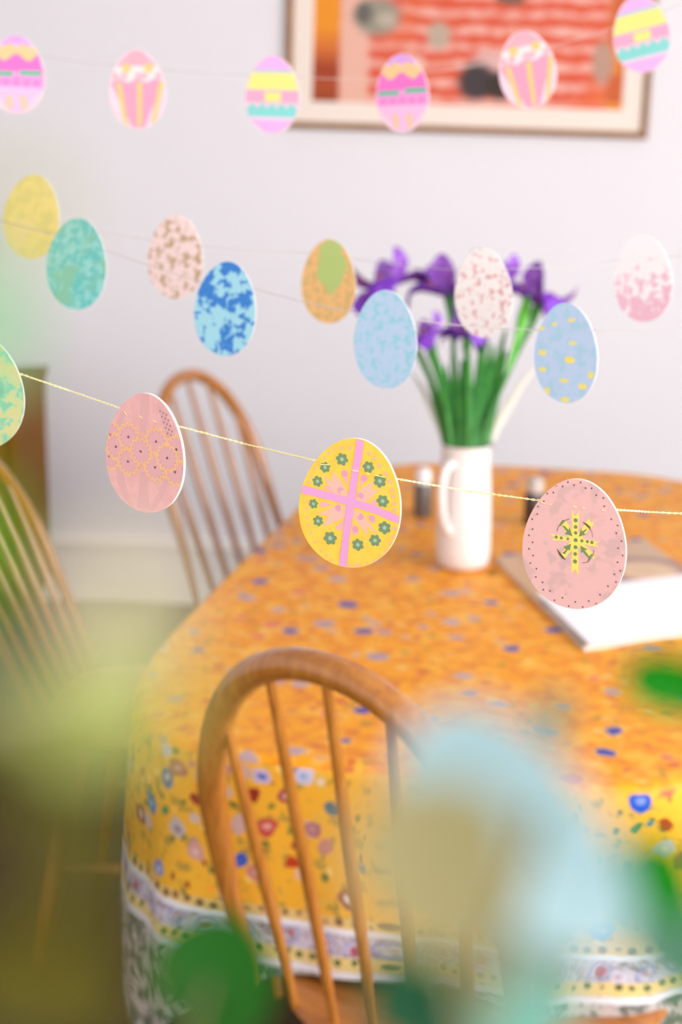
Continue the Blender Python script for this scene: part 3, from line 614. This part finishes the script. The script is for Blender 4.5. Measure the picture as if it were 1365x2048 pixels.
# threads ------------------------------------------------------------
def card_back(e, X_, Y_, off=.0006): x, z = e.loc(X_, Y_, e.t / 2); return e.M @ Vector((x, e.t / 2 + off, z))
def thread(label, pts, r, mat, name='garland_thread', twist=False, stitches=(), ends=None):
    b = MB()
    if twist:
        L_ = [0.0]; path = []
        for i in range(len(pts) - 1):
            n = max(1, int((pts[i+1] - pts[i]).length / .0006)); path += [pts[i].lerp(pts[i+1], k / n) for k in range(n)]
        path.append(pts[-1]); tang = (pts[-1] - pts[0]).normalized(); u = tang.cross(Vector((0, 0, 1))).normalized(); w = u.cross(tang)
        for ph in (0, math.pi):
            b.tube([p + (u * math.cos(k * .95 + ph) + w * math.sin(k * .95 + ph)) * r * .55 + w * .00025 * math.sin(k * .07 + ph) for k, p in enumerate(path)], [r * .62 * (1 + .2 * math.sin(k * .31 + ph)) for k in range(len(path))], 5)
    else: b.tube(pts, r, 6)
    if ends:
        for a, c in ends: b.tube([a, c], r, 6)
    o = b.build(name, mat); tag(o, label, 'thread')
    for q in stitches: MB().tube(q, r * .62, 5).build('stitch', mat, o)
    return o
STR = flat((252, 240, 176), .8, .2, 'cream_thread'); STRW = flat((198, 190, 187), .8, .2, 'grey_thread')
fp = [px(-20, 730, 1.175), card_back(e0, 0, 738), card_back(e0, 46, 750), px(140, 782, 1.15), card_back(e1, 240, 817), card_back(e1, 300, 836), card_back(e1, 357, 853), px(490, 888, 1.08), card_back(e2, 622, 920), card_back(e2, 705, 940), card_back(e2, 787, 957),
      px(930, 981, 1.035), card_back(e3, 1068, 1000), card_back(e3, 1150, 1010), card_back(e3, 1234, 1020), px(1300, 1024, 1.03), px(1400, 1029, 1.03)]
def stitch(e, a, b_):
    f = lambda p: e.M @ Vector((e.loc(*p)[0], -e.t/2 - .0009, e.loc(*p)[1])); return [f(a), f(((a[0]+b_[0])/2, (a[1]+b_[1])/2 + .5)), f(b_)]
st = [stitch(e2, (642, 928), (660, 929)), stitch(e2, (706, 940), (718, 942)), stitch(e2, (750, 949), (771, 954)), stitch(e2, (735, 946), (741, 948)), stitch(e1, (250, 822), (256, 830)), stitch(e1, (280, 831), (287, 836)), stitch(e1, (308, 840), (315, 844)),
      stitch(e3, (1083, 1003), (1092, 1006)), stitch(e3, (1100, 1008), (1106, 1008)), stitch(e3, (1148, 1011), (1155, 1013)), stitch(e3, (1166, 1014), (1172, 1016)), stitch(e3, (1205, 1019), (1213, 1020))]
thread('cream twisted thread carrying the sharp front row of paper eggs', fp, .00052, STR, twist=True, stitches=st, ends=[(fp[0], Vector((-3.08, 1.5, 1.95))), (fp[-1], Vector((3.08, 1.2, 1.6)))])

# middle garland -----------------------------------------------------
def speckle(name, a, b, sc, lo, hi, c=None, voron=False, dist=.5):
    m = NB(name, .7, .15); co = m.coord(); n = m.noise(co, sc, 2, .5, dist)[0]; base = m.mix(m.step(n, lo, hi), a, b)
    if c: base = m.mix(m.step(m.noise(co, sc * .35, 2)[0], .52, .62), base, c)
    return m.done(base)
GM = 'paper eggs on the middle garland'
m1 = Egg('sea green mottled paper egg beside the yellow one at the left edge', 153, 528, 180, .645, 8, GM, speckle('teal_print', (96, 188, 184), (146, 208, 200), 130, .38, .62, (128, 190, 164)), .74).done()
m = NB('blue_print', .7, .15); co = m.coord(); n_ = m.noise(co, 120, 1.5, .5, .7)[0]; n2_ = m.noise(co, 36, 1)[0]
bl = m.done(m.mix(m.step(m.math('ADD', n_, m.math('MULTIPLY', m.math('SUBTRACT', n2_, .5), .9)), .44, .54), (66, 132, 208), (164, 218, 232)))
m2 = Egg('deep blue paper egg marbled with pale blue blotches', 451, 618, 187, .64, 9, GM, bl, .74).done()
m3 = Egg('pale sky blue mottled paper egg in front of the left iris', 771, 679, 195, .635, 1, GM, speckle('sky_print', (190, 214, 238), (158, 212, 228), 150, .48, .62), .74).done()
m4 = Egg('light blue paper egg with scattered yellow spots, right of the irises', 1132, 706, 198, .625, -2, GM, speckle('baby_blue_print', (196, 216, 242), (178, 214, 234), 110, .46, .62), .74)
for x, y, a, b_ in ((1140, 720, 11, 7), (1144, 640, 8, 4), (1146, 686, 8, 4), (1086, 705, 8, 6), (1084, 656, 6, 5), (1086, 739, 8, 5), (1129, 761, 9, 4), (1183, 750, 6, 8), (1166, 773, 9, 6), (1095, 782, 6, 8), (1131, 799, 10, 5), (1110, 648, 5, 4)):
    m4.dot(m4.loc(x, y), a * m4.depth / FPX * 1.15, ink((252, 232, 120)), 1, 12, b_ * m4.depth / FPX)
m4.done()
def garland(label, eggs, offs, pre, post, mat, r=.00045):
    pts = [pre]
    for e, (l_, mid, rr) in zip(eggs, offs): pts += [card_back(e, *l_), card_back(e, *mid), card_back(e, *rr)]
    pts.append(post); out = [pts[0]]
    for i in range(len(pts) - 1):
        a, b_ = pts[i], pts[i+1]; sag = (b_ - a).length * .012
        out += [a.lerp(b_, q) - Vector((0, 0, sag * 4 * q * (1 - q) if (b_ - a).length > .06 else 0)) for q in (.25, .5, .75, 1)]
    thread(label, out, r, mat)
garland('thin grey thread carrying the middle row with the deep blue egg', [m1, m2, m3, m4], [((103, 466), (155, 482), (208, 499)), ((402, 563), (452, 570), (506, 577)), ((716, 626), (772, 634), (828, 641)), ((1074, 660), (1132, 661), (1190, 660))], px(-60, 420, 1.6), px(1460, 646, 1.36), STRW)

# third garland ------------------------------------------------------
GB = 'paper eggs on the third garland'
b1 = Egg('soft yellow mottled paper egg at the left edge, in the leaf haze', 63, 434, 166, .645, 12, GB, speckle('straw_print', (240, 216, 130), (222, 206, 126), 90, .4, .6, (240, 214, 140)), .74).done()
b2 = Egg('pale pink paper egg speckled with olive brown', 351, 514, 165, .65, 6, GB, speckle('pink_olive_print', (246, 220, 216), (196, 166, 130), 130, .50, .60), .74)
b2.done()
m = NB('apricot_print', .7, .15); co = m.coord(); x, y, z = m.sep(co); nz = m.noise(co, 150, 2)[0]
base = m.mix(m.step(nz, .45, .6), (242, 192, 128), (216, 182, 120))
dd = m.vmath('LENGTH', m.scale(m.vmath('SUBTRACT', co, (.002, 0, .016)), (60, 0, 34))); dd = m.math('ADD', dd, m.math('MULTIPLY', m.math('SUBTRACT', m.noise(co, 80, 2)[0], .5), .9))
b3 = Egg('apricot paper egg with a large green patch on top', 658, 563, 165, .645, 3, GB, m.done(m.mix(m.math('SUBTRACT', 1.0, m.step(dd, .85, 1.0)), base, (186, 206, 126))), .74).done()
b4 = Egg('white paper egg finely speckled with rose, in front of the irises', 967, 586, 176, .64, -3, GB, speckle('rose_speck_print', (255, 246, 243), (230, 166, 164), 170, .54, .64), .74).done()
m = NB('pink_fade_print', .7, .15); co = m.coord(); x, y, z = m.sep(co); nz = m.noise(co, 140, 2, .5, .6)[0]
b5 = Egg('white paper egg with pink mottling on its lower half, at the right edge', 1287, 557, 170, .66, -5, GB, m.done(m.mix(m.math('MULTIPLY', m.step(m.math('ADD', nz, m.math('MULTIPLY', z, -6)), .48, .64), .8), (255, 248, 249), (242, 176, 198))), .74).done()
garland('faint grey thread carrying the third row with the apricot egg', [b1, b2, b3, b4, b5], [((20, 415), (64, 430), (112, 446)), ((302, 480), (352, 487), (402, 492)), ((612, 505), (660, 512), (708, 518)), ((917, 540), (968, 540), (1018, 538)), ((1236, 520), (1287, 518), (1338, 514))], px(-80, 380, 1.75), px(1460, 506, 1.55), STRW, .0003)

# top garland --------------------------------------------------------
GT = 'paper eggs on the top garland'
C = lambda c: (lambda x: c)
def zig(a, f, base, ph=0): return lambda x: base + a * math.cos(f * x + ph)
MAG, ORG, LILA, MINT, TEAL2, PINK3, LEM, PEACH, CREAM, VIO = ink((250, 116, 200)), ink((254, 206, 150)), ink((240, 176, 238)), ink((96, 200, 160)), ink((142, 222, 216)), ink((248, 150, 196)), ink((254, 238, 140)), ink((252, 206, 130)), ink((252, 228, 226)), ink((246, 186, 240))
def design_a(e):
    e.band(C(.49), zig(.02, 7, .36), ink((222, 170, 232)), 1); e.band(zig(.03, 8, .37, math.pi), zig(.045, 6.3, .22), ORG, 2)
    e.band(zig(.045, 6.3, .22), zig(.015, 5, .02), ink((250, 124, 204)), 1); e.band(C(.035), C(-.025), MINT, 3, x0=-.92, x1=-.12); e.band(C(.055), C(-.005), MINT, 3, x0=.12, x1=.92)
    e.band(zig(.015, 5, .01), C(-.16), ink((248, 160, 222)), 1); e.band(C(-.16), C(-.49), ink((246, 196, 230)), 1)
    for q in (-.45, .35): e.poly([((q + dx) * .25 * EH, z * EH) for dx, z in ((-.14, -.28), (.14, -.27), (.22, -.44), (-.02, -.45))], ORG, 3)
    for q in range(5): e.dot(((-.28 + .14 * q) * EH, -.10 * EH), .045 * EH, ink((252, 140, 206)), 2)
def design_b(e):
    e.band(C(.49), C(.30), ink((250, 176, 190)), 1); e.band(C(.30), zig(.02, 9, .12), CREAM, 1)
    for q in (-.14, .17): e.dot((q * EH, .27 * EH), .062 * EH, PEACH, 3)
    for q in (-.30, -.18, .02, .10, .30): e.dot((q * EH, (.20 if q * 10 % 2 > 1 else .17) * EH), .05 * EH, ink((250, 186, 196)), 2)
    e.band(zig(.02, 9, .11), C(-.49), ink((248, 164, 190)), 1)
    for q in (-.72, .10, .95): e.poly([((q - .10) * .36 * EH, .09 * EH), ((q + .10) * .36 * EH, .09 * EH), ((q * .62 + .05) * .36 * EH, -.47 * EH), ((q * .62 - .10) * .36 * EH, -.47 * EH)], PEACH, 3)
def design_c(e):
    e.band(C(.49), C(.31), VIO, 1); e.band(C(.31), C(.285), TEAL2, 1); e.band(C(.275), C(.06), LEM, 1); e.band(C(.05), C(-.10), ink((250, 176, 206)), 1); e.band(C(.03), C(-.09), LEM, 2, x0=-.28, x1=.34)
    e.band(zig(.035, 17, -.14), C(-.29), TEAL2, 3); e.band(C(-.29), C(-.34), ink((250, 220, 236)), 1); e.band(C(-.33), C(-.49), VIO, 1)
base_pk = speckle('pale_pink_card', (250, 214, 226), (248, 206, 222), 60, .4, .6)
tops = []
for lab, X_, Y_, hp_, asp_, tilt, des in (('magenta paper egg with an orange zigzag cut by the top left edge', 33, 149, 151, .73, 2, design_a), ('pink paper egg with orange stripes second from left in the top row', 275, 179, 142, .735, -1, design_b), ('yellow banded paper egg with violet ends at the left corner of the picture', 545, 189, 150, .715, 1, design_c),
        ('magenta paper egg with an orange zigzag in front of the bottom of the picture frame', 805, 186, 155, .70, -3, design_a), ('pink paper egg with orange stripes in front of the orange red print', 1055, 139, 142, .75, -13, design_b), ('yellow banded paper egg with violet ends tilted at the top right corner', 1283, 68, 150, .74, -13, design_c)):
    e = Egg(lab, X_, Y_, hp_, asp_, tilt, GT, base_pk, .78, 1.80 if True else None); des(e); e.done(); tops.append(e)
garland('faint grey thread carrying the top row in front of the picture', tops, [((-18, 104), (33, 108), (82, 112)), ((228, 131), (275, 135), (322, 138)), ((496, 150), (545, 153), (596, 154)), ((757, 158), (806, 154), (852, 146)), ((1004, 122), (1052, 108), (1102, 92)), ((1232, 54), (1282, 38), (1332, 20))], px(-120, 90, 1.85), px(1480, -50, 1.76), STRW, .0003)

# ------------------------------------------------------------------ leaves close to the lens
m = NB('glaucous_leaf', .5, .35)
def leafmat(name, a, b, rough=.42, trans=.25):
    m = NB(name, rough, .2); col = m.ramp(m.noise(m.coord(), 60, 2)[0], [(.3, a), (.7, b)]); m.done(col)
    t = m.n.new('ShaderNodeBsdfTranslucent'); m.t.links.new(col, t.inputs[0]); mx = m.n.new('ShaderNodeMixShader'); mx.inputs[0].default_value = trans
    m.t.links.new(m.b.outputs[0], mx.inputs[1]); m.t.links.new(t.outputs[0], mx.inputs[2]); m.t.links.new(mx.outputs[0], m.n['Material Output'].inputs[0]); return m.m
LPALE = leafmat('leaf_pale_blue', (170, 202, 208), (176, 208, 214)); LOLIVE = leafmat('leaf_straw', (164, 152, 104), (156, 148, 102)); LSAGE = leafmat('leaf_sage', (134, 158, 140), (142, 166, 148)); LDARK = leafmat('leaf_dark_green', (30, 84, 52), (40, 96, 62)); LTEAL = leafmat('leaf_teal', (110, 170, 152), (124, 180, 164))
LGREEN = leafmat('leaf_green', (18, 98, 6), (30, 92, 12)); LBRIGHT = leafmat('leaf_bright_green', (8, 136, 0), (16, 126, 2)); LGREY = leafmat('leaf_grey_green', (92, 138, 116), (100, 146, 124)); LMINT = leafmat('leaf_mint', (150, 196, 150), (130, 190, 130)); LYEL = leafmat('leaf_yellow_green', (176, 184, 104), (166, 178, 96)); LCREAM = leafmat('leaf_cream', (228, 218, 184), (222, 212, 176)); LBROWN = leafmat('leaf_olive', (90, 82, 20), (80, 78, 18)); LMID = leafmat('leaf_mid_green', (92, 160, 40), (80, 150, 36)); TWIG = green('twig', (96, 92, 56), (118, 112, 66))
LEAFD = .76                                                    # leaves stand this much nearer than first measured
def sprig(label, path, leaves, rad=.0009):
    path = [(p[0], p[1], p[2] * LEAFD) if abs(p[1]) > 3 else p for p in path]; leaves = [l[:5] + (l[5] * LEAFD,) + l[6:] for l in leaves]
    P0 = [px(*p) if len(p) == 3 and p[2] < 3 and abs(p[0]) > 3 or p[1] > 3 else Vector(p) for p in path]
    base = P0[0]; t = thing('leafy_sprig', label, 'foliage', base, 'leafy sprigs near the lens')
    pth = [p - base for p in smoothpath(P0, 12)]; n = len(pth); MB().tube(pth, [rad * (1.4 - .8 * i / n) for i in range(n)], 8).build('stem', TWIG, t)
    for X_, Y_, rx, ry, rot, dep, mat, *nm in leaves:
        c = px(X_, Y_, dep) - base; k = dep / FPX; yaw = R(nm[0]) if nm else R(18)
        ax = (RT * math.cos(R(rot)) - UP * math.sin(R(rot))); ay = (RT * math.sin(R(rot)) + UP * math.cos(R(rot))); nrm = ax.cross(ay)   # leaf plane turned about its long axis
        ayt = ay * math.cos(yaw) + nrm * math.sin(yaw); nt = ax.cross(ayt); ry_ = ry / max(.3, math.cos(yaw))
        rings = []
        for s_ in (1.0, .8, .5, .2):
            rings.append([c + ax * (rx * k * s_ * (math.cos(a) + .12 * math.cos(2*a))) + ayt * (ry_ * k * s_ * math.sin(a)) + nt * (rx * k * .10 * (s_ * s_) * math.sin(a) ** 2 + rx * k * .04 * s_ * math.cos(a)) for a in np.linspace(0, 2*math.pi, 28, endpoint=False)])
        th = nt * .0003; b = MB(); b.loft([[p - th for p in r] for r in reversed(rings)] + [[p + th for p in r] for r in rings])
        foot = c - ax * rx * k * .88; foot2 = c + ax * rx * k * .88
        j = min(pth, key=lambda q: min((q - foot).length, (q - foot2).length)); f = foot if (j - foot).length < (j - foot2).length else foot2
        b.tube([j, j.lerp(f, .5) + nt * .0006, f], [.0007, .0006, .0006], 6); b.build('leaf', mat, t)
VM = (0.02, .235, 1.165)                                       # mouth of the vase that holds them, below the frame
sprig('hazy green sprig very close to the lens along the left edge', [(-.075, .150, 1.10), (-200, 2100, .16), (-140, 1500, .16), (-130, 900, .16), (-110, 420, .155)],
      [(-22, 640, 115, 90, 80, .150, LMINT), (-50, 1070, 135, 75, 75, .155, LMID), (50, 410, 70, 48, 70, .115, LYEL), (250, 1180, 105, 80, 60, .12, LCREAM), (275, 1360, 120, 100, 60, .125, LYEL), (170, 1440, 110, 90, 20, .14, LYEL), (150, 1650, 190, 140, 80, .150, LBROWN, 30), (60, 1520, 110, 95, 20, .155, LBROWN), (-30, 1290, 100, 60, 60, .18, LDARK), (70, 1960, 190, 140, 10, .16, LBROWN)])
sprig('pale blue green sprig with large soft leaves in the lower right foreground', [(.0, .235, 1.14), (900, 2350, .225), (960, 2000, .225), (1060, 1700, .23), (1110, 1480, .27), (1112, 1430, .29)],
      [(1015, 1640, 300, 165, 47, .24, LPALE, 10), (965, 1730, 290, 125, 56, .265, LSAGE, 10), (870, 1715, 180, 165, 80, .205, LOLIVE, 10), (850, 2005, 140, 110, 20, .235, LDARK), (1020, 2050, 125, 90, -20, .23, LTEAL), (1108, 1425, 42, 34, 60, .29, LTEAL)])
sprig('sprig with one round deep green leaf at the bottom left', [(-.03, .26, 1.14), (300, 2300, .33), (380, 2090, .34), (420, 1960, .345)], [(432, 1945, 135, 122, 70, .345, LGREEN, 12)])
sprig('sprig with bright green leaves at the right edge', [(.06, .25, 1.14), (1330, 2300, .28), (1440, 1950, .29), (1450, 1650, .31), (1440, 1380, .33)],
      [(1355, 1368, 118, 60, 12, .335, LBRIGHT, 15), (1310, 1745, 98, 84, 40, .245, LBRIGHT), (1350, 1870, 120, 90, 60, .27, LGREY)])
# shelf and vase below the frame that carry the sprigs
sh = thing('console_table', 'narrow wooden console table under the leafy sprigs', 'table', (0, .22, 0))
MB().box((-.35, -.12, .95), (.35, .12, .975), bev=.003).build('top', OAK, sh, smooth=False)
for sx_ in (-1, 1):
    for sy_ in (-1, 1): MB().tube([(sx_*.31, sy_*.09, .95), (sx_*.31, sy_*.09, 0)], [.018, .013], 10).build('leg', OAK, sh)
va = thing('stoneware_vase', 'grey stoneware vase that holds the leafy sprigs', 'vase', (0, .22, .975))
MB().lathe([(.05, 0), (.075, .02), (.09, .07), (.095, .12), (.105, .155), (.100, .157), (.09, .12), (.085, .07), (.065, .02), (.001, .015)], 40).build('body', flat((150, 148, 142), .5, .3, 'stoneware'), va)
